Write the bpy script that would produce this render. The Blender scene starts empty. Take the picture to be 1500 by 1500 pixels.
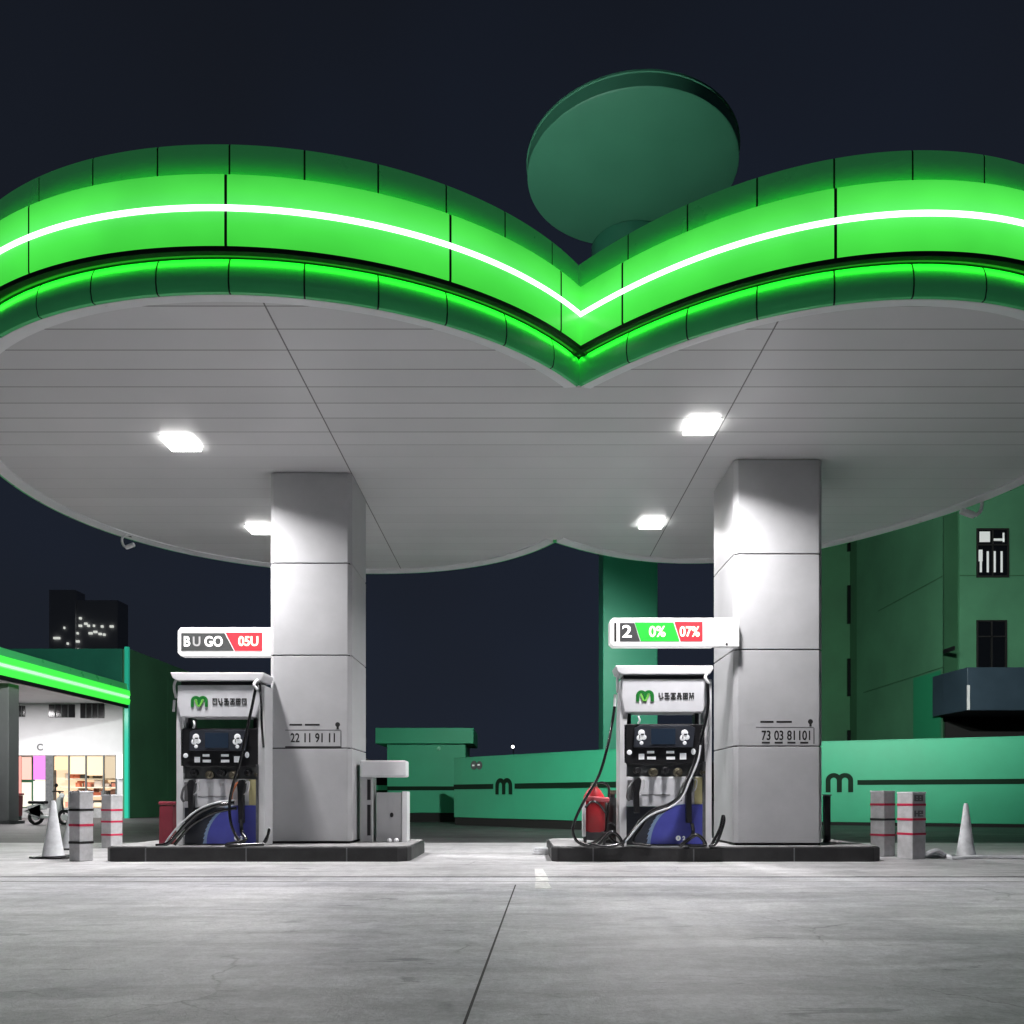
import bpy, bmesh, math, random
import numpy as np
from mathutils import Vector, Matrix
random.seed(7)
S = bpy.context.scene
COL = S.collection
PI = math.pi
EYE = 0.87; F = 1200.0; CX = 760.0; HY = 1168.0      # eye height and the lens used to turn measured distances into metres
def wx(x, d): return (x - CX) * d / F
def wz(y, d): return EYE + (HY - y) * d / F

# ------------------------------------------------------------------ materials
MATS = {}
def mat(name, col, rough=0.5, metal=0.0, var=0.0, scale=3.0, bump=0.0, bscale=40.0, emit=None, estr=0.0, spec=0.5, coat=0.0, stretch=(1, 1, 1)):
    if name in MATS: return MATS[name]
    m = bpy.data.materials.new(name); m.use_nodes = True
    nt = m.node_tree; N = nt.nodes; L = nt.links
    b = N['Principled BSDF']
    b.inputs['Base Color'].default_value = (*col, 1); b.inputs['Roughness'].default_value = rough
    b.inputs['Metallic'].default_value = metal; b.inputs['Specular IOR Level'].default_value = spec
    b.inputs['Coat Weight'].default_value = coat
    if emit is not None:
        b.inputs['Emission Color'].default_value = (*emit, 1); b.inputs['Emission Strength'].default_value = estr
    tc = N.new('ShaderNodeTexCoord'); mp = N.new('ShaderNodeMapping'); mp.inputs['Scale'].default_value = stretch
    L.new(tc.outputs['Object'], mp.inputs['Vector'])
    if var > 0:
        n = N.new('ShaderNodeTexNoise'); n.inputs['Scale'].default_value = scale; n.inputs['Detail'].default_value = 7; n.inputs['Roughness'].default_value = 0.62
        L.new(mp.outputs[0], n.inputs['Vector'])
        r = N.new('ShaderNodeValToRGB'); r.color_ramp.elements[0].position = 0.3; r.color_ramp.elements[1].position = 0.72
        r.color_ramp.elements[0].color = (*[max(0, c * (1 - var)) for c in col], 1)
        r.color_ramp.elements[1].color = (*[min(1, c * (1 + var * .6)) for c in col], 1)
        L.new(n.outputs[0], r.inputs[0]); L.new(r.outputs[0], b.inputs['Base Color'])
        q = N.new('ShaderNodeMath'); q.operation = 'MULTIPLY_ADD'; q.inputs[1].default_value = 0.25; q.inputs[2].default_value = rough - 0.12
        L.new(n.outputs[0], q.inputs[0]); L.new(q.outputs[0], b.inputs['Roughness'])
    if bump > 0:
        n2 = N.new('ShaderNodeTexNoise'); n2.inputs['Scale'].default_value = bscale; n2.inputs['Detail'].default_value = 4
        bp = N.new('ShaderNodeBump'); bp.inputs['Strength'].default_value = bump; bp.inputs['Distance'].default_value = 0.01
        L.new(mp.outputs[0], n2.inputs['Vector']); L.new(n2.outputs[0], bp.inputs['Height']); L.new(bp.outputs[0], b.inputs['Normal'])
    MATS[name] = m
    return m

M_clad = mat('aluminium cladding', (.42, .425, .435), .5, .0, .10, 1.6, .03, 6)
M_groove = mat('dark groove', (.012, .012, .012), .8)
M_black = mat('black plastic', (.012, .012, .014), .38, 0, .3, 8)
M_hose = mat('black rubber hose', (.01, .01, .011), .22, 0, 0, spec=.8)
M_white = mat('white painted metal', (.78, .785, .80), .32, 0, .05, 4)
M_white2 = mat('cool white enamel', (.76, .77, .80), .35, 0, .06, 4)
M_grey = mat('grey steel', (.16, .165, .17), .4, .4, .3, 9)
M_dgrey = mat('dark slate plastic', (.035, .04, .052), .35, 0, .2, 8)
M_blue = mat('blue enamel panel', (.075, .085, .42), .35, 0, .12, 5)
M_lblue = mat('pale blue trim', (.22, .32, .48), .35)
M_yel = mat('pale yellow sticker', (.55, .50, .26), .6)
M_red = mat('red painted steel', (.52, .025, .035), .38, 0, .15, 7)
M_dred = mat('dull dark red enamel', (.26, .03, .05), .5, 0, .15, 7)
M_redtape = mat('crimson tape', (.55, .02, .07), .5)
M_plast = mat('white plastic cone', (.74, .76, .78), .45, 0, .3, 6)
M_boll = mat('scuffed bollard paint', (.55, .55, .56), .5, 0, .28, 5, .1, 30)
M_kerb = mat('black painted kerb', (.022, .022, .023), .5, 0, .5, 5, .25, 30)
M_isl = mat('island concrete top', (.30, .30, .30), .7, 0, .3, 6, .3, 30)
M_brass = mat('tarnished fittings', (.20, .18, .13), .35, .7, .6, 30)
M_screen = mat('dark display glass', (.012, .018, .03), .08, 0, 0, emit=(.10, .17, .28), estr=.09)
M_orange = mat('orange nozzle grip', (.45, .14, .05), .4)
M_ink = mat('black printed ink', (.012, .012, .012), .6)
M_greyink = mat('grey printed ink', (.12, .12, .125), .6)
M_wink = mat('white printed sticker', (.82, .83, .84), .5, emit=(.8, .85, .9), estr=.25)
M_logog = mat('green mark ink', (.012, .20, .03), .4)
M_logol = mat('lime mark ink', (.25, .72, .12), .4)
M_dgreen = mat('deep green paint', (.012, .12, .045), .33, 0, .12, 2)
M_fasc = mat('green fascia panel', (.06, .50, .16), .3, 0, .08, 2, spec=.5, emit=(.010, .075, .022), estr=1.0)  # faint green emission stands in for light spilling from the lit band
M_fasl = mat('lower green fascia panel', (.06, .46, .15), .32, 0, .08, 2, spec=.5, emit=(.006, .045, .016), estr=1.0)  # low emission paints in the green spill; the panel is no lamp
M_lit = mat('backlit green acrylic', (.05, .4, .06), .3, emit=(.075, .86, .075), estr=.98, spec=.3)
_n = M_lit.node_tree; _N = _n.nodes; _L = _n.links; _b = _N['Principled BSDF']
_tc = [q for q in _N if q.type == 'TEX_COORD'][0]; _sp = _N.new('ShaderNodeSeparateXYZ'); _L.new(_tc.outputs['Object'], _sp.inputs[0])
_mr = _N.new('ShaderNodeMapRange'); _mr.inputs[1].default_value = 5.8; _mr.inputs[2].default_value = 6.45; _L.new(_sp.outputs[2], _mr.inputs[0])
_rp = _N.new('ShaderNodeValToRGB'); _e = _rp.color_ramp.elements; _e[0].position = 0; _e[0].color = (.055, .66, .05, 1); _e[1].position = 1; _e[1].color = (.06, .62, .06, 1)
for _p, _c in ((.3, (.075, .82, .075, 1)), (.55, (.12, .93, .15, 1)), (.78, (.085, .82, .085, 1))): _q = _e.new(_p); _q.color = _c
_nz = _N.new('ShaderNodeTexNoise'); _nz.inputs['Scale'].default_value = .9; _nz.inputs['Detail'].default_value = 3; _L.new(_tc.outputs['Object'], _nz.inputs[0])
_mm = _N.new('ShaderNodeMapRange'); _mm.inputs[1].default_value = .3; _mm.inputs[2].default_value = .7; _mm.inputs[3].default_value = .84; _mm.inputs[4].default_value = 1.1; _L.new(_nz.outputs[0], _mm.inputs[0])
_L.new(_mr.outputs[0], _rp.inputs[0]); _L.new(_rp.outputs[0], _b.inputs['Emission Color']); _L.new(_mm.outputs[0], _b.inputs['Emission Strength'])
M_cove = mat('green light strip', (.05, .4, .05), .5, emit=(.05, 1, .04), estr=12.5)
M_coveu = mat('soft green light strip', (.05, .4, .05), .5, emit=(.05, 1, .04), estr=8)
M_led = mat('white light strip', (.9, .9, .9), .5, emit=(.93, 1, .96), estr=2.6)
M_lens = mat('lit lamp lens', (1, 1, 1), .3, emit=(1, .99, .96), estr=17)
M_hoard = mat('teal green hoarding', (.045, .44, .24), .5, 0, .1, .7, .03, 3)
M_hoardd = mat('dark green stripe', (.003, .022, .010), .7, spec=.2)
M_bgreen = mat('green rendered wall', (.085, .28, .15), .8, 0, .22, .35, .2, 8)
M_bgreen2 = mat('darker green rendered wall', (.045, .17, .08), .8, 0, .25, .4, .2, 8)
M_win = mat('dark window glass', (.006, .007, .009), .12)
M_frame = mat('window frame', (.10, .11, .11), .5)
M_slate = mat('slate blue canopy', (.035, .06, .085), .5, 0, .2, 1)
M_shopwall = mat('white shop cladding', (.6, .6, .61), .5, 0, .08, 1)
M_teal = mat('teal glass edge', (.02, .38, .26), .2, emit=(.03, .5, .32), estr=.35)
M_dteal = mat('dark teal parapet', (.02, .15, .10), .3, 0, .3, .5)
M_pyl = mat('pylon green enamel', (.03, .27, .165), .42, 0, .06, .6)
M_disc = mat('disc enamel', (.07, .26, .165), .5, 0, .1, .5)
M_ppost = mat('pylon collar', (.03, .16, .10), .4)
M_tower = mat('night tower wall', (.35, .35, .38), .8)

# ------------------------------------------------------------------ mesh helpers
class MB:
    def __init__(self): self.v = []; self.f = []
    def add(self, vs, fs):
        o = len(self.v); self.v += [tuple(p) for p in vs]; self.f += [tuple(i + o for i in f) for f in fs]; return self
    def box(self, x0, x1, y0, y1, z0, z1, M=None):
        vs = [(x, y, z) for z in (z0, z1) for y in (y0, y1) for x in (x0, x1)]
        if M is not None: vs = [tuple(M @ Vector(p)) for p in vs]
        return self.add(vs, [(0, 2, 3, 1), (4, 5, 7, 6), (0, 1, 5, 4), (2, 6, 7, 3), (0, 4, 6, 2), (1, 3, 7, 5)])
    def prism(self, poly, a, b, axis='z', M=None):
        """poly 2D; axis z: (x,y) extruded in z; axis y: (x,z) extruded in y; axis x: (y,z)"""
        n = len(poly)
        def q(p, t): return {'z': (p[0], p[1], t), 'y': (p[0], t, p[1]), 'x': (t, p[0], p[1])}[axis]
        vs = [q(p, a) for p in poly] + [q(p, b) for p in poly]
        if M is not None: vs = [tuple(M @ Vector(p)) for p in vs]
        fs = [tuple(range(n - 1, -1, -1)), tuple(range(n, 2 * n))] + [(i, (i + 1) % n, n + (i + 1) % n, n + i) for i in range(n)]
        return self.add(vs, fs)
    def lathe(self, prof, n=24, c=(0, 0, 0), M=None, sx=1, sy=1):
        vs = []; fs = []
        for (r, z) in prof:
            for k in range(n):
                a = 2 * PI * k / n; vs.append((c[0] + r * math.cos(a) * sx, c[1] + r * math.sin(a) * sy, c[2] + z))
        for i in range(len(prof) - 1):
            for k in range(n):
                fs.append((i * n + k, i * n + (k + 1) % n, (i + 1) * n + (k + 1) % n, (i + 1) * n + k))
        fs.append(tuple(range(n - 1, -1, -1))); m = (len(prof) - 1) * n; fs.append(tuple(range(m, m + n)))
        if M is not None: vs = [tuple(M @ Vector(p)) for p in vs]
        return self.add(vs, fs)
    def tube(self, pts, r, n=8, smooth=6):
        P = [Vector(p) for p in pts]
        if smooth and len(P) > 2:
            Q = []
            E = [P[0]] + P + [P[-1]]
            for i in range(1, len(E) - 2):
                for k in range(smooth):
                    t = k / smooth
                    Q.append(.5 * ((2 * E[i]) + (E[i + 1] - E[i - 1]) * t + (2 * E[i - 1] - 5 * E[i] + 4 * E[i + 1] - E[i + 2]) * t * t + (3 * E[i] - E[i - 1] - 3 * E[i + 1] + E[i + 2]) * t ** 3))
            Q.append(P[-1]); P = Q
        vs = []; fs = []
        up = None
        for i, p in enumerate(P):
            t = (P[min(i + 1, len(P) - 1)] - P[max(i - 1, 0)]).normalized()
            if up is None: up = Vector((0, 0, 1)) if abs(t.z) < .9 else Vector((1, 0, 0))
            a = t.cross(up)
            if a.length < 1e-4: a = t.orthogonal()
            a.normalize(); b = a.cross(t).normalized(); up = b
            for k in range(n):
                w = 2 * PI * k / n; vs.append(p + (a * math.cos(w) + b * math.sin(w)) * r)
        for i in range(len(P) - 1):
            for k in range(n): fs.append((i * n + k, i * n + (k + 1) % n, (i + 1) * n + (k + 1) % n, (i + 1) * n + k))
        fs.append(tuple(range(n))); m = (len(P) - 1) * n; fs.append(tuple(range(m + n - 1, m - 1, -1)))
        return self.add(vs, fs)
    def sphere(self, c, r, n=14, sx=1, sy=1, sz=1):
        prof = [(max(.001, r * math.sin(PI * i / 8)), -r * math.cos(PI * i / 8) * sz) for i in range(9)]
        return self.lathe(prof, n, c, sx=sx, sy=sy)
    def build(self, name, m, parent=None, bevel=0.0, smooth=False, segs=2):
        me = bpy.data.meshes.new(name); me.from_pydata(self.v, [], self.f); me.update()
        bm = bmesh.new(); bm.from_mesh(me); bmesh.ops.recalc_face_normals(bm, faces=bm.faces); bm.to_mesh(me); bm.free()
        o = bpy.data.objects.new(name, me); COL.objects.link(o); me.materials.append(m)
        if parent is not None: o.parent = parent
        if smooth:
            for p in me.polygons: p.use_smooth = True
            try: me.set_sharp_from_angle(angle=math.radians(40))
            except Exception: pass
        if bevel > 0:
            b = o.modifiers.new('bevel', 'BEVEL'); b.width = bevel; b.segments = segs; b.limit_method = 'ANGLE'; b.angle_limit = math.radians(40)
        return o
def tag(o, label=None, cat=None, group=None, kind=None):
    if label: o['label'] = label
    if cat: o['category'] = cat
    if group: o['group'] = group
    if kind: o['kind'] = kind
    return o
def thing(name, label, cat, loc=(0, 0, 0), rz=0, group=None, sc=1):
    o = bpy.data.objects.new(name, None); COL.objects.link(o); o.empty_display_size = .2
    o.location = loc; o.rotation_euler = (0, 0, rz); o.scale = (sc,) * 3
    return tag(o, label, cat, group)
def copy_tree(o, parent=None):
    c = o.copy(); COL.objects.link(c)
    if parent is not None: c.parent = parent
    for ch in list(o.children): copy_tree(ch, c)
    return c
def text_mb(s, size, x, z, y, depth=.004, bold=.0, sx=1.0, axis='front', mb=None):
    """lettering standing in the xz plane facing -y, centred on x, z"""
    cu = bpy.data.curves.new('lettering', 'FONT'); cu.body = s; cu.size = size; cu.align_x = 'CENTER'; cu.align_y = 'CENTER'
    cu.extrude = depth; cu.offset = bold
    ob = bpy.data.objects.new('lettering', cu); COL.objects.link(ob)
    dg = bpy.context.evaluated_depsgraph_get(); me = bpy.data.meshes.new_from_object(ob.evaluated_get(dg))
    mb = mb or MB()
    mb.add([(x + v.co.x * sx, y - v.co.z, z + v.co.y) for v in me.vertices], [tuple(p.vertices) for p in me.polygons])
    bpy.data.objects.remove(ob); bpy.data.meshes.remove(me)
    return mb
GL = ["11111 10001 10101 10001 11111", "10010 10010 11010 01011 01110", "11110 00100 11111 00100 11111", "11111 10101 11111 10101 11111",
      "01110 01010 11111 01010 11011", "11111 00100 01110 10101 11111", "10111 10101 11111 10100 10111", "11011 01010 11111 10101 10101"]
def glyphs(idx, x, z, y, w, h, gap, t=.004, mb=None):
    mb = mb or MB()
    for k, g in enumerate(idx):
        rows = GL[g].split(' ')
        for j, r in enumerate(rows):
            i = 0
            while i < 5:
                if r[i] == '1':
                    e = i
                    while e < 5 and r[e] == '1': e += 1
                    xx = x + k * (w + gap)
                    mb.box(xx + i * w / 5, xx + e * w / 5, y - t, y, z + h - (j + .85) * h / 5, z + h - j * h / 5); i = e
                else: i += 1
    return mb
def arch_m(x, z, y, w, h, t, th=.3, lean=0.0, which=None):
    """rounded two-arch mark: x,z lower left; th = stroke as share of w"""
    mb = MB(); s = w * th * .5
    hw = (w + s) / 2
    for k in range(2):
        if which is not None and k not in which: continue
        x0 = x + k * (hw - s); ro = hw / 2; ri = ro - s; cx = x0 + ro; cz = z + h - ro
        out = [(x0, z)] + [(cx - ro * math.cos(a), cz + ro * math.sin(a)) for a in np.linspace(0, PI, 13)] + [(x0 + hw, z)]
        inn = [(x0 + hw - s, z)] + [(cx + ri * math.cos(a), cz + ri * math.sin(a)) for a in np.linspace(0, PI, 13)] + [(x0 + s, z)]
        n = len(out)
        for i in range(n - 1):
            a, b = out[i], out[i + 1]; c, d = inn[n - 1 - i], inn[n - 2 - i]
            mb.prism([a, b, d, c], y - t - .0015 * k, y, 'y')
    return mb

# ------------------------------------------------------------------ ground
def concrete(name, base, dark, lo, hi, rough):
    m = bpy.data.materials.new(name); m.use_nodes = True; nt = m.node_tree; N = nt.nodes; L = nt.links; b = N['Principled BSDF']
    tc = N.new('ShaderNodeTexCoord')
    def noise(sc, st, det=8, rg=.6):
        mp = N.new('ShaderNodeMapping'); mp.inputs['Scale'].default_value = st; L.new(tc.outputs['Object'], mp.inputs[0])
        n = N.new('ShaderNodeTexNoise'); n.inputs['Scale'].default_value = sc; n.inputs['Detail'].default_value = det; n.inputs['Roughness'].default_value = rg
        n.inputs['Distortion'].default_value = .6
        L.new(mp.outputs[0], n.inputs['Vector']); return n
    def ramp(src, p0, p1, c0, c1):
        r = N.new('ShaderNodeValToRGB'); e = r.color_ramp.elements; e[0].position = p0; e[1].position = p1; e[0].color = (*c0, 1); e[1].color = (*c1, 1)
        L.new(src.outputs[0], r.inputs[0]); return r
    def mul(a, bb, f=1.0):
        x = N.new('ShaderNodeMix'); x.data_type = 'RGBA'; x.blend_type = 'MULTIPLY'; x.inputs[0].default_value = f
        L.new(a, x.inputs[6]); L.new(bb, x.inputs[7]); return x.outputs[2]
    big = ramp(noise(.35, (1, 1.6, 1)), .32, .7, dark, base)
    streak = ramp(noise(1.1, (.45, 2.2, 1), 9, .68), .40, .56, (lo,) * 3, (1, 1, 1))
    mid = ramp(noise(5, (1, 1.3, 1), 9, .75), .38, .60, (.72,) * 3, (1, 1, 1))
    fine = ramp(noise(34, (1, 1, 1), 8, .85), .40, .58, (hi,) * 3, (1.0, 1.0, 1.0))
    spots = ramp(noise(1.7, (1, 1.5, 1), 3, .5), .27, .33, (.55, .55, .57), (1, 1, 1))
    crk = N.new('ShaderNodeTexVoronoi'); crk.feature = 'DISTANCE_TO_EDGE'; crk.inputs['Scale'].default_value = .42; crk.inputs['Randomness'].default_value = 1
    dn = noise(3.0, (1, 1, 1), 5, .6); va = N.new('ShaderNodeVectorMath'); va.operation = 'MULTIPLY_ADD'; va.inputs[1].default_value = (.35, .35, 0)
    L.new(dn.outputs[1], va.inputs[0]); L.new(tc.outputs['Object'], va.inputs[2]); L.new(va.outputs[0], crk.inputs['Vector'])
    cl = ramp(crk, .001, .0045, (.5,) * 3, (1, 1, 1)); cm = ramp(noise(.5, (1, 1, 1), 2), .40, .47, (1, 1, 1), (0, 0, 0))
    oil = ramp(noise(1.5, (.8, 3.0, 1), 6, .62), .335, .365, (.45, .45, .47), (1, 1, 1))
    tyre = ramp(noise(.9, (3.2, .25, 1), 5, .6), .30, .52, (.82, .82, .84), (1, 1, 1))
    c = mul(mul(mul(mul(big.outputs[0], streak.outputs[0], .8), fine.outputs[0]), spots.outputs[0], .7), tyre.outputs[0], .7)
    c = mul(mul(c, oil.outputs[0], .8), mid.outputs[0], .9)
    fx = N.new('ShaderNodeMix'); fx.data_type = 'RGBA'; fx.blend_type = 'MULTIPLY'; L.new(cm.outputs[0], fx.inputs[0]); L.new(c, fx.inputs[6]); L.new(cl.outputs[0], fx.inputs[7]); c = fx.outputs[2]
    L.new(c, b.inputs['Base Color'])
    rr = N.new('ShaderNodeMapRange'); rr.inputs[3].default_value = rough - .2; rr.inputs[4].default_value = rough + .18
    L.new(noise(1.3, (.6, 2, 1), 6).outputs[0], rr.inputs[0]); L.new(rr.outputs[0], b.inputs['Roughness'])
    bp = N.new('ShaderNodeBump'); bp.inputs['Strength'].default_value = .6; bp.inputs['Distance'].default_value = .008
    L.new(noise(55, (1, 1, 1), 5, .7).outputs[0], bp.inputs['Height']); L.new(bp.outputs[0], b.inputs['Normal'])
    return m
M_conc = concrete('worn concrete', (.80, .80, .815), (.56, .565, .60), .66, .72, .5)
M_conc2 = concrete('paler concrete', (.66, .66, .665), (.50, .50, .505), .66, .85, .48)
M_asph = concrete('dark asphalt', (.10, .10, .102), (.06, .06, .062), .7, .7, .6)
tag(MB().box(-400, 400, -60, 900, -.3, 0).build('ground', M_asph), kind='structure')
tag(MB().box(-15, 16, -8, 8.86, .001, .005).build('forecourt_slab', M_conc), kind='structure')
tag(MB().box(-15, 16, 8.95, 15.6, .001, .005).build('pavement', M_conc2), kind='structure')
tag(MB().box(-15, 16, 8.40, 8.47, .006, .008).build('surface_patch', mat('light cement line', (.52, .52, .52), .6, 0, .35, 3, stretch=(.3, 3, 1))), kind='structure')
tag(MB().box(-15, 16, 8.86, 8.95, .0015, .003).build('drain_gap', mat('gap dirt', (.02, .02, .02), .8)), kind='structure')
jm = MB(); jm.prism([(-.026, 8.1), (-.038, 8.1), (-.247, 2.2), (-.235, 2.2)], .0055, .007)
tag(jm.build('expansion_joint', M_groove), kind='structure')
mk = MB(); mk.prism([(.15, 7.75), (.315, 7.75), (.295, 8.38), (.17, 8.38)], .0055, .0075); mk.prism([(.175, 8.44), (.315, 8.44), (.31, 8.855), (.18, 8.855)], .0082, .0092); mk.prism([(.18, 8.955), (.31, 8.955), (.29, 9.9), (.19, 9.9)], .0055, .0075)
tag(mk.build('road_marking', mat('worn white paint', (.68, .68, .66), .6, 0, .35, 14)), kind='structure')

# ------------------------------------------------------------------ the twin-lobed canopy
LP = [(-5.17, 8.17), (-4.01, 7.60), (-3.36, 7.47), (-2.69, 7.43), (-2.01, 7.48), (-1.36, 7.62), (-.756, 7.885), (-.207, 8.26), (.216, 8.655), (.668, 9.11),
      (-7.37, 11.64), (-7.40, 12.49), (-7.33, 13.57), (-7.0, 14.46), (-6.37, 15.31), (-5.0, 16.31), (-3.0, 16.76), (-1.955, 16.76), (-.813, 16.26), (0, 15.57), (.651, 14.73), (-6.9, 10.0), (-6.15, 8.95)]
RP = [(.668, 9.11), (1.148, 8.61), (1.716, 8.14), (2.306, 7.80), (2.956, 7.58), (3.615, 7.52), (4.277, 7.58), (4.707, 7.63),
      (.651, 14.73), (1.27, 15.27), (1.82, 15.61), (2.66, 15.98), (3.75, 16.07), (5.6, 15.06), (6.5, 13.98), (6.98, 13.3), (7.4, 11.95), (6.2, 8.55), (7.2, 10.1)]
def lobe(P, c, t0, t1, order=4, n=220):
    P = np.array(P) - np.array(c); th = np.arctan2(P[:, 1], P[:, 0]); r = np.hypot(P[:, 0], P[:, 1])
    def basis(t): return np.stack([np.ones_like(t)] + [g(k * t) for k in range(1, order + 1) for g in (np.cos, np.sin)], 1)
    A = basis(th); w = np.ones(len(th)); reg = np.diag([0] + [.02 * (1 + k // 2) for k in range(2 * order)])
    co = np.linalg.solve(A.T @ A + reg, A.T @ r)
    t = np.linspace(t0, t1, n); rr = basis(t) @ co
    return np.stack([c[0] + rr * np.cos(t), c[1] + rr * np.sin(t)], 1)
NF = (.668, 9.11); NB = (.651, 14.73)
cL = (-2.72, 12.1); cR = (3.5, 11.8)
aL0 = math.atan2(NF[1] - cL[1], NF[0] - cL[0]); aL1 = math.atan2(NB[1] - cL[1], NB[0] - cL[0]) - 2 * PI      # clockwise round the left
aR0 = math.atan2(NF[1] - cR[1], NF[0] - cR[0]); aR1 = math.atan2(NB[1] - cR[1], NB[0] - cR[0])
aR0 = aR0 if aR0 < 0 else aR0 - 2 * PI
if aR1 < aR0: aR1 += 2 * PI
def pin(Q):                                       # both lobes end exactly on the two notches
    n = len(Q); w0 = np.clip(1 - np.arange(n) / (n * .12), 0, 1) ** 2; w1 = w0[::-1]
    d0 = np.array(NF) - Q[0]; d1 = np.array(NB) - Q[-1]
    return Q + w0[:, None] * d0 + w1[:, None] * d1
QL = pin(lobe(LP, cL, aL0, aL1)); QR = pin(lobe(RP, cR, aR0, aR1))
class Arc:
    def __init__(s, Q, side):
        s.Q = Q; d = np.hypot(*np.diff(Q, axis=0).T); s.s = np.concatenate([[0], np.cumsum(d)]); s.len = s.s[-1]
        T = np.gradient(Q, s.s, axis=0); T /= np.hypot(T[:, 0], T[:, 1])[:, None]
        s.N = np.stack([T[:, 1], -T[:, 0]], 1) * side; s.T = T
    def at(s, t, o):
        x = np.interp(t, s.s, s.Q[:, 0]); y = np.interp(t, s.s, s.Q[:, 1]); nx = np.interp(t, s.s, s.N[:, 0]); ny = np.interp(t, s.s, s.N[:, 1])
        l = math.hypot(nx, ny); return (x + o * nx / l, y + o * ny / l)
AL = Arc(QL, -1 if False else 1); AR = Arc(QR, 1)
for A, c in ((AL, cL), (AR, cR)):                 # outward normals
    i = len(A.Q) // 2
    if np.dot(A.N[i], A.Q[i] - np.array(c)) < 0: A.N = -A.N
def sweep(mb, A, prof, s0, s1, step=.08):
    """prof: closed list of (offset, z)"""
    n = max(2, int((s1 - s0) / step) + 1); k = len(prof); vs = []; fs = []
    for t in np.linspace(s0, s1, n):
        for (o, z) in prof: x, y = A.at(t, o); vs.append((x, y, z))
    for i in range(n - 1):
        for j in range(k): fs.append((i * k + j, i * k + (j + 1) % k, (i + 1) * k + (j + 1) % k, (i + 1) * k + j))
    fs.append(tuple(range(k))); fs.append(tuple(range((n - 1) * k + k - 1, (n - 1) * k - 1, -1)))
    return mb.add(vs, fs)
can = thing('station_canopy', 'big twin-lobed canopy with glowing green edge over the two near pump islands', 'canopy')
ZB = 5.45; ZC = 5.50
def s_at(A, x):                                   # arc length where the front edge has this plan x
    best = None
    for i in range(len(A.Q) // 2):
        if (A.Q[i, 0] - x) * (A.Q[i + 1, 0] - x) <= 0: return A.s[i]
sL = s_at(AL, -2.69)
jointsL = sorted([sL + .668 * k for k in range(-30, 60) if .25 < sL + .668 * k < AL.len - .2])
k0 = min(range(len(jointsL)), key=lambda i: abs(jointsL[i] - sL))
jointsR = [.69 * k for k in range(1, 60) if .69 * k < AR.len - .2]
litL = [j for i, j in enumerate(jointsL) if (i - k0) % 3 == 0]
litL = [litL[0] - 1.36] + litL if litL[0] - 1.36 > .1 else litL
litR = [j for i, j in enumerate(jointsR) if i % 3 == 0]
def panels(A, joints, prof, name, m, gap, dz=0, hidden=None):
    pr = [(o, z + dz) for o, z in prof]; ed = [0] + list(joints) + [A.len]
    for a, b in zip(ed[:-1], ed[1:]):
        ga = gap if a > 0 else 0; gb = gap if b < A.len else 0
        sweep(MB(), A, pr, a + ga, b - gb).build(name, m, can, smooth=True)
        if a > 0:
            cx_ = sum(o for o, z in pr) / len(pr)
            gk = [(o - .0035 if o > cx_ else o, z) for o, z in pr]
            sweep(MB(), A, gk, a - gap + .0006, a + gap - .0006).build('panel_gasket', M_groove, can)
lower = [(-.05, ZB - .001), (.0, ZB), (.014, 5.47), (.028, 5.54), (.026, 5.62), (.012, 5.69), (-.008, 5.74), (-.022, 5.765), (-.029, 5.765), (-.029, 5.6)]
upper = [(-.03, 6.47), (.0, 6.47), (.0, 6.78), (-.012, 6.80), (-.03, 6.80)]
lit = [(.082, 5.815), (.1, 5.805), (.104, 5.83), (.104, 6.42), (.1, 6.445), (.082, 6.445)]
for A, js, jl, dz in ((AL, jointsL, litL, 0), (AR, jointsR, litR, .0013)):
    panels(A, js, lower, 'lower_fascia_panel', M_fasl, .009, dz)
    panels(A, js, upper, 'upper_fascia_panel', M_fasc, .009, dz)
    panels(A, jl, lit, 'backlit_panel', M_lit, .013, dz)
    L_ = A.len
    sweep(MB(), A, [(-.06, 5.56 + dz), (-.03, 5.56 + dz), (-.03, 5.77 + dz), (-.001, 5.77 + dz), (-.001, 5.80 + dz), (.08, 5.80 + dz), (.08, 6.43 + dz), (-.032, 6.43 + dz), (-.032, 6.77 + dz), (-.06, 6.77 + dz)], 0, L_).build('backing_rail', M_groove, can)
    sweep(MB(), A, [(.048, 5.752 + dz), (.108, 5.752 + dz), (.108, 5.797 + dz), (.048, 5.797 + dz)], 0, L_).build('black_trim', M_groove, can)
    sweep(MB(), A, [(.0475, 5.757 + dz), (.012, 5.795 + dz), (.0475, 5.795 + dz)], 0, L_, .15).build('cove_strip', M_cove, can)
    sweep(MB(), A, [(.045, 6.432 + dz), (.078, 6.432 + dz), (.078, 6.437 + dz), (.045, 6.437 + dz)], 0, L_, .15).build('cove_strip', M_coveu, can)
    sweep(MB(), A, [(.105, 6.112 + dz), (.112, 6.115 + dz), (.112, 6.165 + dz), (.105, 6.168 + dz)], 0, L_).build('light_strip', M_led, can)
    sweep(MB(), A, [(-.19, ZC - .022 + dz), (-.05, ZB - .004 + dz), (-.035, ZB - .004 + dz), (-.035, 5.55 + dz), (-.19, 5.55 + dz)], 0, L_).build('rim_trim', M_white, can, smooth=True)
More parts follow.
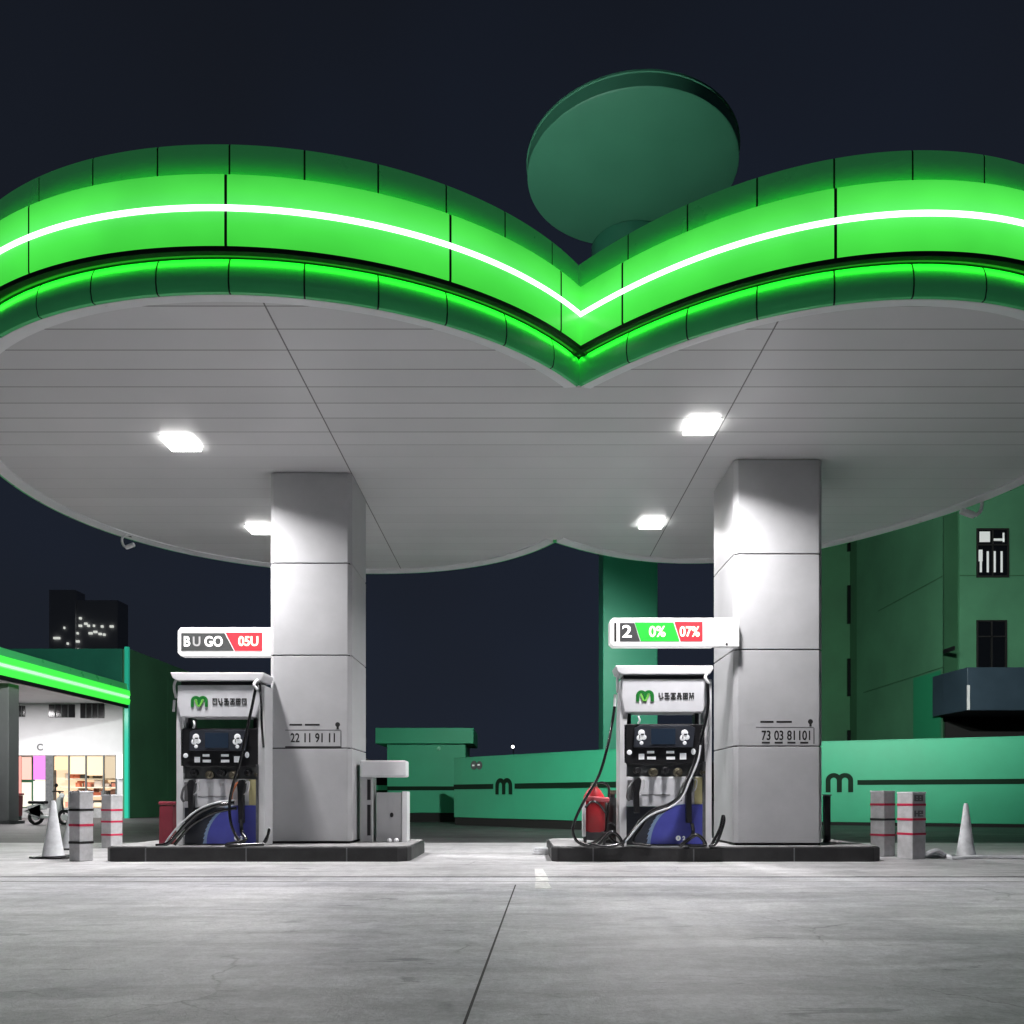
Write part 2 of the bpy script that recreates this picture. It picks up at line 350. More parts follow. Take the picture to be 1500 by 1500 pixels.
# soffit with plank joints
def soffit_mat():
    m = bpy.data.materials.new('soffit planks'); m.use_nodes = True; nt = m.node_tree; N = nt.nodes; L = nt.links; b = N['Principled BSDF']
    tc = N.new('ShaderNodeTexCoord'); sp = N.new('ShaderNodeSeparateXYZ'); L.new(tc.outputs['Object'], sp.inputs[0])
    def M(op, a, bb=None, c=None):
        n = N.new('ShaderNodeMath'); n.operation = op
        for i, v in enumerate((a, bb, c)):
            if v is None: continue
            if isinstance(v, (int, float)): n.inputs[i].default_value = v
            else: L.new(v, n.inputs[i])
        return n.outputs[0]
    y = M('DIVIDE', M('SUBTRACT', sp.outputs[1], .12), .38); fr = M('FRACT', y); idx = M('FLOOR', y)
    d = M('MINIMUM', fr, M('SUBTRACT', 1.0, fr)); g1 = M('MULTIPLY', M('LESS_THAN', d, .017), M('MULTIPLY_ADD', M('LESS_THAN', sp.outputs[1], 10.76), .75, .25))
    g2 = M('LESS_THAN', M('ABSOLUTE', M('SUBTRACT', sp.outputs[0], -2.39)), .008)
    g3 = M('LESS_THAN', M('ABSOLUTE', M('SUBTRACT', sp.outputs[0], 2.52)), .008)
    g = M('MAXIMUM', g1, M('MAXIMUM', g2, g3))
    wn = N.new('ShaderNodeTexWhiteNoise'); wn.noise_dimensions = '2D'
    cb = N.new('ShaderNodeCombineXYZ'); L.new(idx, cb.inputs[0]); L.new(M('FLOOR', M('DIVIDE', M('ADD', sp.outputs[0], 2.39), 4.91)), cb.inputs[1]); L.new(cb.outputs[0], wn.inputs[0])
    base = M('MULTIPLY_ADD', wn.outputs[0], .05, .60)
    nz = N.new('ShaderNodeTexNoise'); nz.inputs['Scale'].default_value = .8; L.new(tc.outputs['Object'], nz.inputs[0])
    base = M('MULTIPLY', base, M('MULTIPLY_ADD', nz.outputs[0], .18, .9))
    fc = M('MULTIPLY', base, M('SUBTRACT', 1.0, M('MULTIPLY', g, .8)))
    cc = N.new('ShaderNodeCombineColor'); L.new(fc, cc.inputs[0]); L.new(fc, cc.inputs[1]); L.new(M('MULTIPLY', fc, 1.01), cc.inputs[2])
    L.new(cc.outputs[0], b.inputs['Base Color']); b.inputs['Roughness'].default_value = .38; b.inputs['Specular IOR Level'].default_value = .45
    bp = N.new('ShaderNodeBump'); bp.inputs['Strength'].default_value = .6; bp.inputs['Distance'].default_value = .004; bp.invert = True
    L.new(g, bp.inputs['Height']); L.new(bp.outputs[0], b.inputs['Normal'])
    return m
ring = [AL.at(t, -.04) for t in np.linspace(.02, AL.len - .02, 150)] + [AR.at(t, -.04) for t in np.linspace(AR.len - .02, .02, 150)]
MB().prism(ring, ZC, 5.54).build('soffit', soffit_mat(), can)
MB().prism(ring, 6.60, 6.66).build('roof_deck', mat('roof membrane', (.1, .1, .1), .8), can)

# canopy lights
def area(name, loc, size, power, parent=None, col=(1, .965, .975), rot=(0, 0, 0), spread=None):
    l = bpy.data.lights.new(name, 'AREA'); l.shape = 'SQUARE'; l.size = size; l.energy = power; l.color = col
    if spread: l.spread = spread
    o = bpy.data.objects.new(name, l); COL.objects.link(o); o.location = loc; o.rotation_euler = rot
    if parent is not None: o.parent = parent
    return o
LPW = 265
lights = [(-4.40, 10.67, 'bright square ceiling light at the front of the left canopy lobe'), (2.27, 10.18, 'bright square ceiling light in front of the right pillar'),
          (-4.45, 14.1, 'ceiling light behind and left of the left pillar, half hidden by it'), (2.24, 13.8, 'ceiling light behind and left of the right pillar')]
proto = None
for (x, y, lab) in lights:
    if proto is None:
        proto = thing('canopy_light', lab, 'ceiling light', (x, y, ZC), 0, 'square lights in the canopy ceiling')
        MB().box(-.205, .205, -.205, .205, -.010, -.002).build('housing', M_white, proto)
        MB().box(-.19, .19, -.19, .19, -.045, -.0105).build('lens', M_lens, proto)
        area('lamp', (0, 0, -.0475), .375, LPW, proto, spread=math.radians(143))
        t = proto
    else:
        t = copy_tree(proto); t.location = (x, y, ZC); t['label'] = lab

# ------------------------------------------------------------------ pillars
def pillar(x0, x1, y0, y1, lab, idx):
    w = (x1 - x0) / 2; d = (y1 - y0) / 2
    t = thing('canopy_pillar', lab, 'pillar', ((x0 + x1) / 2, (y0 + y1) / 2, .21), 0, 'square clad pillars holding the canopy')
    MB().box(-w + .03, w - .03, -d + .03, d - .03, .0, 5.28).build('core', M_groove, t)
    zs = [.03, 1.36, 2.68, 3.99, 5.288]
    for a, b in zip(zs[:-1], zs[1:]):
        c = .055
        MB().prism([(-w + c, -d), (w - c, -d), (w, -d + c), (w, d - c), (w - c, d), (-w + c, d), (-w, d - c), (-w, -d + c)], a + .008, b - .008).build('cladding_panel', M_clad, t, bevel=.006)
    return t, w, d
pl, w, d = pillar(-3.544, -2.38, 11.65, 12.8, 'grey clad canopy pillar beside the left fuel pump', 0)
pr, w2, d2 = pillar(2.944, 4.16, 11.2, 12.42, 'grey clad canopy pillar beside the right fuel pump', 1)
def decal(t, w, d, nums, idx, dx):
    z = 1.36
    b = MB(); b.box(dx - .30, dx - .12, -d - .002, -d, z + .32, z + .345); b.box(dx - .08, dx + .13, -d - .002, -d, z + .32, z + .345)
    b.sphere((dx + .385, -d, z + .335), .035, 10, sy=.06)
    b.box(dx + .37, dx + .40, -d - .002, -d, z + .27, z + .31)
    b.box(dx - .36, dx + .44, -d - .003, -d, z + .008, z + .026) if idx == 0 else None
    for k, n in enumerate(nums): text_mb(n, .18, dx - .22 + k * .175, z + .14, -d - .001, .001, .0035, .74, mb=b)
    if idx:
        for k in range(4): b.box(dx - .28 + k * .175, dx - .17 + k * .175, -d - .002, -d, z + .035, z + .06)
    b.build('lettering', M_ink, t)
    g = MB(); g.box(dx - .36, dx + .43, -d - .0015, -d, z + .25, z + .262); g.box(dx + .425, dx + .44, -d - .0015, -d, z + .03, z + .25)
    g.build('decal_frame', M_greyink, t)
decal(pl, w, d, ['22', '11', '91', '11'], 0, .0)
decal(pr, w2, d2, ['73', '03', '81', '101'], 1, .05)

# ------------------------------------------------------------------ pump islands
def island(x0, x1, y0, y1, lab):
    t = thing('pump_island', lab, 'kerb island', ((x0 + x1) / 2, y0, 0), 0, 'raised black-edged pump islands')
    w = (x1 - x0) / 2; d = y1 - y0; c = .16
    P = [(-w + c * .5, 0), (w - c, 0), (w - .04, .1), (w, c * 1.4), (w, d - c), (w - c, d), (-w + c, d), (-w, d - c), (-w, c * .6)]
    MB().prism(P, .004, .2).build('kerb', M_kerb, t, bevel=.018)
    Q = [(px * (1 - .03 / w), .03 + py * (1 - .06 / d)) for px, py in P]
    MB().prism(Q, .19, .212).build('island_top', M_isl, t, bevel=.004)
    for k in range(3): MB().box(-w + .55 + k * 1.35, -w + .566 + k * 1.35, -.004, .002, .01, .19).build('kerb_joint', M_grey, t)
    return t
island(-5.57, -1.47, 11.0, 12.95, 'long low black-kerbed island under the left pump and pillar')
island(.44, 4.93, 11.0, 13.2, 'long low black-kerbed island under the right pump and pillar')

# ------------------------------------------------------------------ fuel pumps
SP = 106.7
def pump(v, loc, sc, lab):
    t = thing('fuel_pump', lab, 'fuel pump', loc, 0, 'white fuel pumps on the two islands', sc)
    X = lambda x: (x - 322) / SP
    Z = lambda y: (1238.4 - y) / SP
    bx = lambda x0, x1, y0, y1, a, b, m=None: (m or MB()).box(X(x0), X(x1), a, b, Z(y1), Z(y0))
    # posts of the frame, leaning a little inwards at the shoulder
    for (a, b, sgn) in ((258, 268, -1), (378, 388, 1)):
        MB().prism([(X(a), 0), (X(b), 0), (X(b) , Z(1070)), (X(b) + (.0 if sgn > 0 else .035), Z(1040)), (X(b), Z(1004)), (X(a) + .02, Z(1004)), (X(a), Z(1060))], 0, .36, 'y').build('side_post', M_white, t, bevel=.008)
    MB().prism([(X(252), Z(986)), (X(388), Z(986)), (X(389), Z(990)), (X(384), Z(998)), (X(262), Z(998)), (X(255), Z(994))], -.06, .38, 'y').build('top_cap', M_white, t, bevel=.008)
    bx(264, 379, 997.5, 1004.5, .03, .34).build('neck', M_black, t)
    MB().prism([(X(263), Z(1004)), (X(380), Z(1004)), (X(382), Z(1030)), (X(375), Z(1051)), (X(265), Z(1051)), (X(260), Z(1030))], -.03, .34, 'y').build('header_panel', M_white2, t, bevel=.012)
    lw = X(306) - X(281)
    mk = arch_m(X(281), Z(1036), -.033, lw, .15, .004, .36); mk.build('brand_mark', M_logog, t)
    sl = MB()
    for k in (0, 1):
        xx = X(284) + k * lw * .46
        sl.prism([(xx + .02, Z(1025)), (xx + .045, Z(1025)), (xx + .085 - k * .09, Z(1035.5)), (xx + .06 - k * .09, Z(1035.5))], -.0405, -.034, 'y')
    sl.build('brand_accent', M_logol, t)
    glyphs([1, 2, 5, 4, 3, 7] if v else [0, 1, 2, 5, 3, 0], X(312.5), Z(1033), -.031, .066, .088, .014).build('brand_lettering', M_ink, t)
    # display head
    bx(264, 378, 1067, 1123, .0, .34).build('display_head', M_black, t, bevel=.01)
    for a, b in ((271, 276), (367, 372)): bx(a, b, 1050, 1068, .12, .3).build('bracket', M_black, t)
    MB().prism([(X(278), Z(1100)), (X(279), Z(1073)), (X(286), Z(1069.5)), (X(358), Z(1069.5)), (X(364), Z(1073)), (X(361), Z(1100))], -.035, .005, 'y').build('console', M_dgrey, t, bevel=.006)
    c = MB(); c.box(X(302), X(336), -.042, -.033, Z(1096), Z(1074)); c.build('screen', M_screen, t, bevel=.003)
    for xc in (288.5, 349):
        b = MB(); b.sphere((X(xc), -.036, Z(1080)), .045, 12, sy=.12); b.sphere((X(xc) - .025, -.036, Z(1087)), .04, 12, sy=.12); b.sphere((X(xc) + .03, -.036, Z(1086)), .036, 12, sy=.12); b.sphere((X(xc), -.036, Z(1094)), .026, 10, sy=.16)
        b.build('round_sticker', M_wink, t)
        n = MB(); n.box(X(xc) - .01, X(xc) + .03, -.045, -.0415, Z(1083), Z(1081)); n.box(X(xc) - .03, X(xc) - .02, -.045, -.0415, Z(1088), Z(1083)); n.build('sticker_print', M_ink, t)
    MB().sphere((X(272), -.002, Z(1107)), .034, 10, sy=.12).build('round_label', M_wink, t); MB().sphere((X(362), -.002, Z(1106)), .03, 10, sy=.12, sz=1.4).build('round_label', M_wink, t)
    for (x0, x1, y0, y1) in ((285, 293, 1109, 1117), (297, 307, 1105, 1108.5), (297, 309, 1113, 1117), (324, 335, 1105, 1108.5), (324, 336, 1113, 1117), (343, 352, 1108, 1117)):
        MB().box(X(x0), X(x1), -.006, 0, Z(y1), Z(y0)).build('key_label', M_wink, t)
    # nozzle bay with fittings
    bx(265, 378, 1123, 1141, .08, .34).build('nozzle_bay', M_grey, t)
    for k, xc in enumerate((283, 306, 323, 341, 362, 376)):
        f = MB(); r = (.05, .06, .055, .06, .05, .035)[k]
        f.lathe([(r, 0), (r, .07), (r * .6, .08), (r * .55, .14)], 14, M=Matrix.Translation((X(xc), .085, Z(1132 + (k % 2) * 3))) @ Matrix.Rotation(PI / 2, 4, 'X'))
        f.build('fitting', M_black if k in (0, 2, 4) else M_brass, t, smooth=True)
    # lower cabinet
    bx(265, 378, 1141, 1183, .03, .34).build('front_panel', M_white2, t, bevel=.006)
    bx(289, 330, 1166.2, 1167, .027, .04).build('panel_line', M_greyink, t)
    bx(364, 375, 1142, 1180, .02, .06).build('yellow_sticker', M_yel, t)
    bx(265, 378, 1183.5, 1237, .06, .34).build('base_panel', M_dgrey, t)
    arc = [(X(302) - .00 + (X(352) - X(302)) * (1 - math.cos(a)), Z(1236) + (Z(1180) - Z(1236)) * math.sin(a)) for a in np.linspace(0, PI / 2, 14)]
    MB().prism(arc + [(X(375), Z(1180)), (X(375), Z(1236))], .012, .058, 'y').build('blue_panel', M_blue, t)
    rim = MB()
    for i in range(len(arc) - 1):
        (a, b), (a2, b2) = arc[i], arc[i + 1]; rim.prism([(a, b), (a2, b2), (a2 - .03, b2 + .004), (a - .05, b)], .008, .05, 'y')
    rim.build('blue_panel_trim', M_lblue, t)
    text_mb('0', .08, X(341 if v else 346), Z(1228), .011, .001, .006, 1.4, mb=text_mb('2', .07, X(349 if v else 353), Z(1228), .011, .001, .004)).build('panel_lettering', M_wink, t)
    bx(375, 379, 1120, 1237, -.01, .06).build('inner_trim', M_grey, t)
    # nozzles
    def nozzle(xc, yt, yb, grip):
        n = MB(); x = X(xc); zt = Z(yt); zb = Z(yb)
        n.prism([(-.035, zb), (-.045, zt - .16), (-.055, zt - .06), (-.03, zt), (.03, zt + .01), (.06, zt - .03), (.05, zt - .1), (.03, zt - .2), (.035, zb)], -.07, .02, 'y', Matrix.Translation((x, 0, 0)))
        o = n.build('nozzle', M_black, t, bevel=.012)
        g = MB(); g.tube([(x - .04, -.05, zt - .03), (x - .1, -.06, zt - .12), (x - .13, -.05, zt - .24), (x - .1, -.04, zt - .3)], .016, 8); g.build('spout', M_grey if not grip else M_orange, o, smooth=True)
        r = MB(); r.tube([(x + .04, -.03, zt - .05), (x + .10, -.03, zt - .02), (x + .09, -.03, zt - .14), (x + .03, -.03, zt - .2)], .01, 6); r.build('trigger', M_white, o, smooth=True)
    nozzle(282, 1143, 1192, False); nozzle(355, 1143, 1206, not v)
    MB().box(X(270), X(277), .0, .035, Z(1174), Z(1146)).build('holster_edge', M_greyink, t)
    # hoses
    def hose(pts, r=.02, y=-.1, nm='hose', m=M_hose):
        MB().tube([(X(p[0]), (p[2] if len(p) > 2 else y), Z(p[1])) for p in pts], r, 10, 8).build(nm, m, t, smooth=True)
    if not v:
        hose([(378, 999, .0), (378, 1010), (373, 1035), (367, 1062), (361, 1090), (354, 1122), (345, 1150), (340, 1178), (342, 1205), (350, 1225), (362, 1235, -.14), (380, 1237, -.12)])
        hose([(380, 1001, .02), (386, 1030), (387, 1065), (386, 1095, .0)], .016)
        hose([(345, 1176, -.05), (322, 1180), (298, 1190), (280, 1205), (265, 1222), (252, 1235, -.14), (236, 1238, -.16)], .026, -.13)
        hose([(348, 1184, -.04), (322, 1189), (302, 1198), (284, 1209), (272, 1222), (260, 1237, -.1)], .022, -.09)
        hose([(347, 1172, -.04), (322, 1176), (298, 1185), (279, 1199), (262, 1216), (248, 1234, -.12)], .012, -.14, m=M_plast)  # thin pale tube drawn as the glossy highlight along the black hose
        hose([(356, 1200), (357, 1218), (365, 1230, -.16), (340, 1236, -.2), (352, 1237, -.22), (392, 1236, -.15)], .024, -.08)
        hose([(388, 1237, -.1), (396, 1222, -.1), (398, 1215, -.12), (394, 1232, -.14), (384, 1237, -.15)], .018)
    else:
        hose([(379, 1000, .0), (379, 1012), (380, 1040), (376, 1065), (369, 1092), (362, 1120), (352, 1145), (341, 1168), (326, 1180), (304, 1188), (287, 1202), (272, 1222), (258, 1236, -.14)], .024)
        hose([(369, 1098), (366, 1118), (353, 1150), (343, 1171), (327, 1184), (303, 1193), (284, 1208), (268, 1228), (256, 1237, -.14)], .013, -.13, m=M_plast)  # white tube stands for the highlight running down the main hose
        hose([(357, 1132), (345, 1156), (334, 1178), (318, 1190), (300, 1197), (288, 1212), (276, 1232, -.12), (300, 1237, -.13)], .018, -.08)
        hose([(252, 1042, .05), (247, 1072, .02), (239, 1104), (228, 1140), (206, 1178), (193, 1208), (194, 1226), (206, 1236, -.12), (222, 1232, -.16), (238, 1220, -.15), (246, 1230, -.18), (262, 1237, -.14)], .02)
        hose([(200, 1232, -.2), (222, 1237, -.24), (244, 1218, -.2), (258, 1232, -.2), (236, 1238, -.26), (214, 1234, -.28)], .022)
        hose([(358, 1206), (359, 1222), (340, 1237, -.18), (362, 1222, -.2), (374, 1237, -.2), (350, 1238, -.25)], .024, -.08)
        hose([(384, 1237, -.12), (396, 1214, -.12), (401, 1196, -.1), (401, 1206, -.14), (391, 1232, -.16), (380, 1238, -.18)], .02)
    # hose arms and clips at the head
    m = MB(); m.tube([(X(258), .05, Z(990)), (X(255), .0, Z(1005)), (X(256), .05, Z(1022))], .018, 8); m.tube([(X(253), .06, Z(1025)), (X(252), .05, Z(1042))], .02, 8, 0)
    m.build('hose_arm', M_white, t, smooth=True)
    m = MB(); m.tube([(X(380), -.05, Z(997)), (X(376), -.11, Z(1004)), (X(381), -.11, Z(1012))], .02, 8); m.build('hose_clip', M_white, t, smooth=True)
    m = MB(); m.tube([(X(284), -.02, Z(1056)), (X(286), -.03, Z(1062)), (X(284), -.02, Z(1067))], .014, 8); m.build('hook', M_white, t, smooth=True)
    return t
pump(0, (wx(322, 11.25), 11.25, .212), 1.0, 'white fuel pump with a blue corner panel and red bin at its left')
pump(1, (wx(974, 11.12), 11.12, .212), 1.03, 'white fuel pump with a hose looping past the red fire extinguisher')

# ------------------------------------------------------------------ price signs
def sign(x0, x1, y0, y1, D, parts, lab, bracket=0):
    s = F / D
    t = thing('price_sign', lab, 'sign', (wx(x0, D), D, wz((y0 + y1) / 2, D)), 0, 'lit price boxes projecting from the pillars')
    W = (x1 - x0) / s; H = (y1 - y0) / s / 2
    M_sf = mat('lit white sign face', (.7, .7, .7), .4, emit=(1, 1, .99), estr=.42)
    c = .045
    MB().prism([(0, -H + c), (c, -H), (W, -H), (W, H), (c, H), (0, H - c)], 0, .16, 'y').build('sign_case', M_sf, t, bevel=.01)
    yy = -.006
    for poly, m in parts['panels']:
        MB().prism([(a * W, (b - .5) * 2 * H) for a, b in poly], yy, .002, 'y').build('colour_panel', m, t)
    for (s_, sz, a, b, m, sx) in parts['text']:
        text_mb(s_, sz, a * W, (b - .5) * 2 * H, yy - .001, .002, .004, sx).build('digits', m, t)
    if bracket:
        MB().box(W, W + .34, -.005, .1, -H, H).build('bracket', mat('pale bracket', (.85, .85, .84), .4, emit=(1, 1, .98), estr=.06), t, bevel=.004)
        MB().sphere((W + .17, -.006, -H + .03), .018, 8, sy=.4).build('bolt', M_ink, t)
    return t
SG = mat('lit grey sign field', (.03, .03, .03), .4, emit=(.06, .068, .066), estr=.8)
SD = mat('lit charcoal sign field', (.04, .04, .04), .4, emit=(.035, .035, .04), estr=.8)
SR = mat('lit red sign field', (.25, .015, .02), .4, emit=(.85, .05, .075), estr=.8)
SN = mat('lit green sign field', (.01, .2, .02), .4, emit=(.03, .72, .06), estr=.8)
SW = mat('lit white digits', (.9, .9, .9), .4, emit=(1, 1, .96), estr=1.1)
SY = mat('lit cream digits', (.9, .9, .7), .4, emit=(1, .95, .62), estr=1.0)
SU = mat('dim grey digits', (.3, .3, .3), .4, emit=(.2, .2, .2), estr=.8)
sign(260, 398, 919, 961, 11.72, dict(panels=[([(.04, .18), (.60, .18), (.50, .80), (.04, .80)], SG), ([(.61, .18), (.90, .18), (.90, .82), (.51, .82)], SR)],
     text=[('B', .2, .10, .49, SW, .85), ('U', .19, .205, .49, SU, .9), ('GO', .2, .385, .49, SW, .85), ('05U', .19, .755, .5, SY, .9)]),
     'lit price box with grey and red fields jutting left from the left pillar')
sign(893, 1046, 905, 947, 11.1, dict(panels=[([(.045, .18), (.065, .18), (.065, .82), (.045, .82)], M_ink), ([(.10, .18), (.29, .18), (.235, .82), (.10, .82)], SD), ([(.30, .18), (.67, .18), (.61, .84), (.24, .84)], SN), ([(.68, .18), (.89, .18), (.89, .86), (.62, .86)], SR)],
     text=[('2', .23, .165, .5, SW, 1.2), ('0%', .2, .455, .5, SY, .95), ('07%', .19, .765, .5, SY, .85)]),
     'lit price box with green and red fields jutting left from the right pillar', 1)

# ------------------------------------------------------------------ small things on and round the islands
t = thing('red_bin', 'dull red box standing left of the left fuel pump', 'bin', (wx(247, 11.6), 11.6, .212))
MB().prism([(-.1, 0), (.1, 0), (.1, .54), (-.09, .54)], -.1, .1, 'y').build('body', M_dred, t, bevel=.015)
MB().box(-.105, .105, -.105, .105, .545, .6).build('lid', M_dred, t, bevel=.02)
t = thing('fire_extinguisher', 'bright red trolley extinguisher left of the right fuel pump', 'extinguisher', (wx(870, 11.3), 11.3, .212))
MB().lathe([(.13, .18), (.155, .21), (.155, .58), (.14, .68), (.09, .76), (.05, .80), (.045, .82)], 24, sx=1, sy=.8).build('tank', M_red, t, smooth=True)
MB().box(-.17, -.12, -.13, -.05, .12, .6).build('side_label', M_white, t, bevel=.01)
MB().box(-.17, .15, -.14, .1, .60, .67, Matrix.Rotation(.08, 4, 'Y')).build('strap', mat('pink red strap', (.6, .12, .14), .4), t, bevel=.02)
MB().lathe([(.045, .8), (.045, .84), (.03, .86)], 14).build('valve', M_brass, t)
m = MB(); m.tube([(.03, 0, .84), (.12, -.02, .86), (.2, -.02, .8), (.2, 0, .6), (.18, .0, .3), (.15, 0, .14)], .018, 8); m.build('discharge_hose', M_hose, t, smooth=True)
m = MB(); m.tube([(-.13, -.16, .52), (-.05, -.2, .60), (.05, -.2, .57), (.15, -.17, .44)], .016, 8); m.build('handle', M_hose, t, smooth=True)
for s in (-1, 1): MB().lathe([(.085, -.02), (.085, .02)], 18, M=Matrix.Translation((.13 * s, -.05, .088)) @ Matrix.Rotation(PI / 2, 4, 'Y')).build('wheel', M_black, t, bevel=.006)
MB().box(-.12, .12, -.08, -.05, .07, .19).build('cradle', M_grey, t)
t = thing('gas_canister', 'black canister wedged between the red extinguisher and the pump', 'canister', (wx(897, 11.75), 11.75, .212))
MB().lathe([(.12, 0), (.13, .02), (.13, .52), (.1, .6), (.04, .66), (.04, .7)], 20).build('tank', M_black, t, smooth=True)
MB().lathe([(.055, .7), (.06, .72), (.055, .76)], 14).build('valve', M_brass, t)
m = MB(); m.tube([(-.05, -.1, .08), (-.12, -.18, .22), (-.05, -.2, .3), (.06, -.16, .2), (.1, -.16, .08)], .016, 8); m.tube([(-.15, -.15, .02), (0, -.22, .1), (.08, -.2, .02)], .016, 8); m.build('hose', M_hose, t, smooth=True)
# L-shaped post at the left island
t = thing('terminal_post', 'white hooked post with a square head over the white cabinet', 'terminal', (wx(540, 12.0), 12.0, .212))
MB().box(-.13, .06, 0, .3, 0, 1.19).build('column', M_clad, t, bevel=.01)
MB().box(-.13, .55, -.02, .3, .955, 1.2).build('head', M_white, t, bevel=.025)
for z0, z1 in ((.62, .92), (.1, .55)): MB().box(-.02, .03, -.004, .02, z0, z1).build('slot', M_black, t)
t = thing('metal_cabinet', 'white cabinet with a dark latch at the right end of the left island', 'cabinet', (wx(574, 12.05), 12.05, .212))
MB().box(-.23, .15, 0, .3, .0, .73).build('door', M_clad, t, bevel=.008)
MB().box(.151, .225, -.012, .3, .0, .745).build('side_panel', M_white, t, bevel=.006)
MB().sphere((.0, -.006, .40), .026, 10, sy=.5, sz=1.4).build('latch', M_ink, t)
for k in range(2): MB().sphere((-.02 + k * .1, -.1, .03), .035, 8).build('foot_knob', M_white, t)
t = thing('standpipe', 'thin black post on the island just right of the right pillar', 'post', (wx(1211, 11.9), 11.9, .212))
MB().box(-.045, .045, -.04, .04, 0, .68).build('post', M_black, t, bevel=.01)
MB().box(-.055, .055, -.05, .05, .68, .70).build('cap', M_grey, t, bevel=.005)

# bollards
def bollard(x, D, H, wd, rz, lab, tapes, text=False):
    t = thing('striped_bollard', lab, 'bollard', (wx(x, D), D, .005), rz, 'square white bollards with red tape')
    h = wd / 2
    MB().box(-h, h, -h, h, 0, H).build('post', M_boll, t, bevel=.012)
    MB().box(-h - .004, h + .004, -h - .004, h + .004, H - .012, H + .012).build('cap', M_white, t, bevel=.006)
    for z, c in tapes: MB().box(-h - .003, h + .003, -h - .003, h + .003, z * H - .016, z * H + .016).build('tape', M_redtape if c else M_ink, t)
    if text:
        b = glyphs([3], -h * .75, H * .87, -h - .001, h * 1.3, .085, 0); glyphs([6], -h * .75, H * .64, -h - .001, h * 1.3, .085, 0, mb=b); b.build('printed_mark', M_greyink, t)
    return t
bollard(119, 11.15, .94, .21, math.radians(-24), 'taller bollard with one black and one red stripe beside the left cone', [(.74, 0), (.52, 1), (.27, 0)])
bollard(164, 14.1, .90, .235, math.radians(-24), 'bollard with three red stripes just behind the left end of the left island', [(.72, 1), (.5, 1), (.25, 1)])
bollard(1293, 12.1, .95, .24, math.radians(28), 'bollard behind the right end of the right island, left of the pair', [(.8, 1), (.57, 0), (.33, 1)])
bollard(1335, 11.55, .93, .26, math.radians(24), 'bollard with printed marks between the right island and the right cone', [(.82, 1), (.60, 1), (.38, 1)], True)
# cones
def cone(x, D, H, r, lab):
    t = thing('traffic_cone', lab, 'traffic cone', (wx(x, D), D, .005), random.random(), 'plain white traffic cones')
    MB().lathe([(r, .03), (r * .93, .06), (r * .62, H * .42), (r * .34, H * .8), (r * .24, H * .95), (r * .16, H)], 28).build('cone_body', M_plast, t, smooth=True)
    MB().box(-r * 1.35, r * 1.35, -r * 1.35, r * 1.35, 0, .032).build('base', M_black, t, bevel=.012)
    return t
cone(78, 11.75, .82, .15, 'slim white traffic cone left of the striped bollards')
cone(1415, 11.75, .78, .135, 'slim white traffic cone standing alone at the right')
cone(105, 13.6, .8, .15, 'white cone mostly hidden behind the front left bollard')
# cables
m = MB(); m.tube([(wx(1350, 11.6), 11.6, .02), (wx(1356, 11.5), 11.5, .07), (wx(1372, 11.5), 11.5, .12), (wx(1386, 11.6), 11.6, .04), (wx(1400, 11.4), 11.4, .02), (wx(1440, 11.6), 11.6, .02), (wx(1500, 11.5), 11.5, .02), (7.6, 11.3, .02)], .035, 8)
m.tube([(wx(1352, 11.75), 11.75, .02), (wx(1372, 11.7), 11.7, .04), (wx(1392, 11.85), 11.85, .02)], .03, 8)
tag(m.build('ground_hose', M_plast, smooth=True), 'white hose lying on the ground past the right cone', 'hose')
m = MB(); m.tube([(wx(44, 11.6), 11.6, .02), (wx(60, 11.45), 11.45, .018), (wx(86, 11.4), 11.4, .018), (wx(102, 11.5), 11.5, .02)], .016, 8)
tag(m.build('rubber_cord', M_hose, smooth=True), 'short black rubber cord on the ground by the left cone', 'cord')
t = thing('coiled_hose', 'small pale hose coil on the ground left of the right island', 'hose', (wx(797, 12.4), 12.4, .005))
m = MB()
for k in range(3): m.tube([(.17 * math.cos(a) + .02 * k, .12 * math.sin(a), .025 + k * .03) for a in np.linspace(0, 2 * PI, 14)], .018, 8, 2)
m.build('coil', M_plast, t, smooth=True)

# camera / gooseneck fittings on the canopy rim
def cam(x, y, D, sc, flip, lab):
    t = thing('security_camera', lab, 'camera', (wx(x, D), D, wz(y, D)), 0, 'cameras on hooked arms under the canopy rim', sc)
    m = MB(); m.tube([(0, .1, .2), (0, 0, .19), (-.06 * flip, -.03, .12), (-.05 * flip, -.03, .02), (0, -.02, -.03)], .018, 8); m.build('arm', M_white, t, smooth=True)
    MB().lathe([(.03, 0), (.034, .02), (.034, .14), (.02, .15)], 14, M=Matrix.Translation((-.01, -.02, -.03)) @ Matrix.Rotation(math.radians(70) * flip, 4, 'Y') ).build('body', M_white, t, smooth=True)
    MB().box(-.04, .04, .05, .1, .17, .215).build('mount', M_grey, t, bevel=.005)
cam(186, 800, 14.35, 1.1, 1, 'small white camera under the left rear rim of the canopy')
cam(1427, 752, 12.75, 1.5, -1, 'larger white camera under the right rear rim, above the green building')

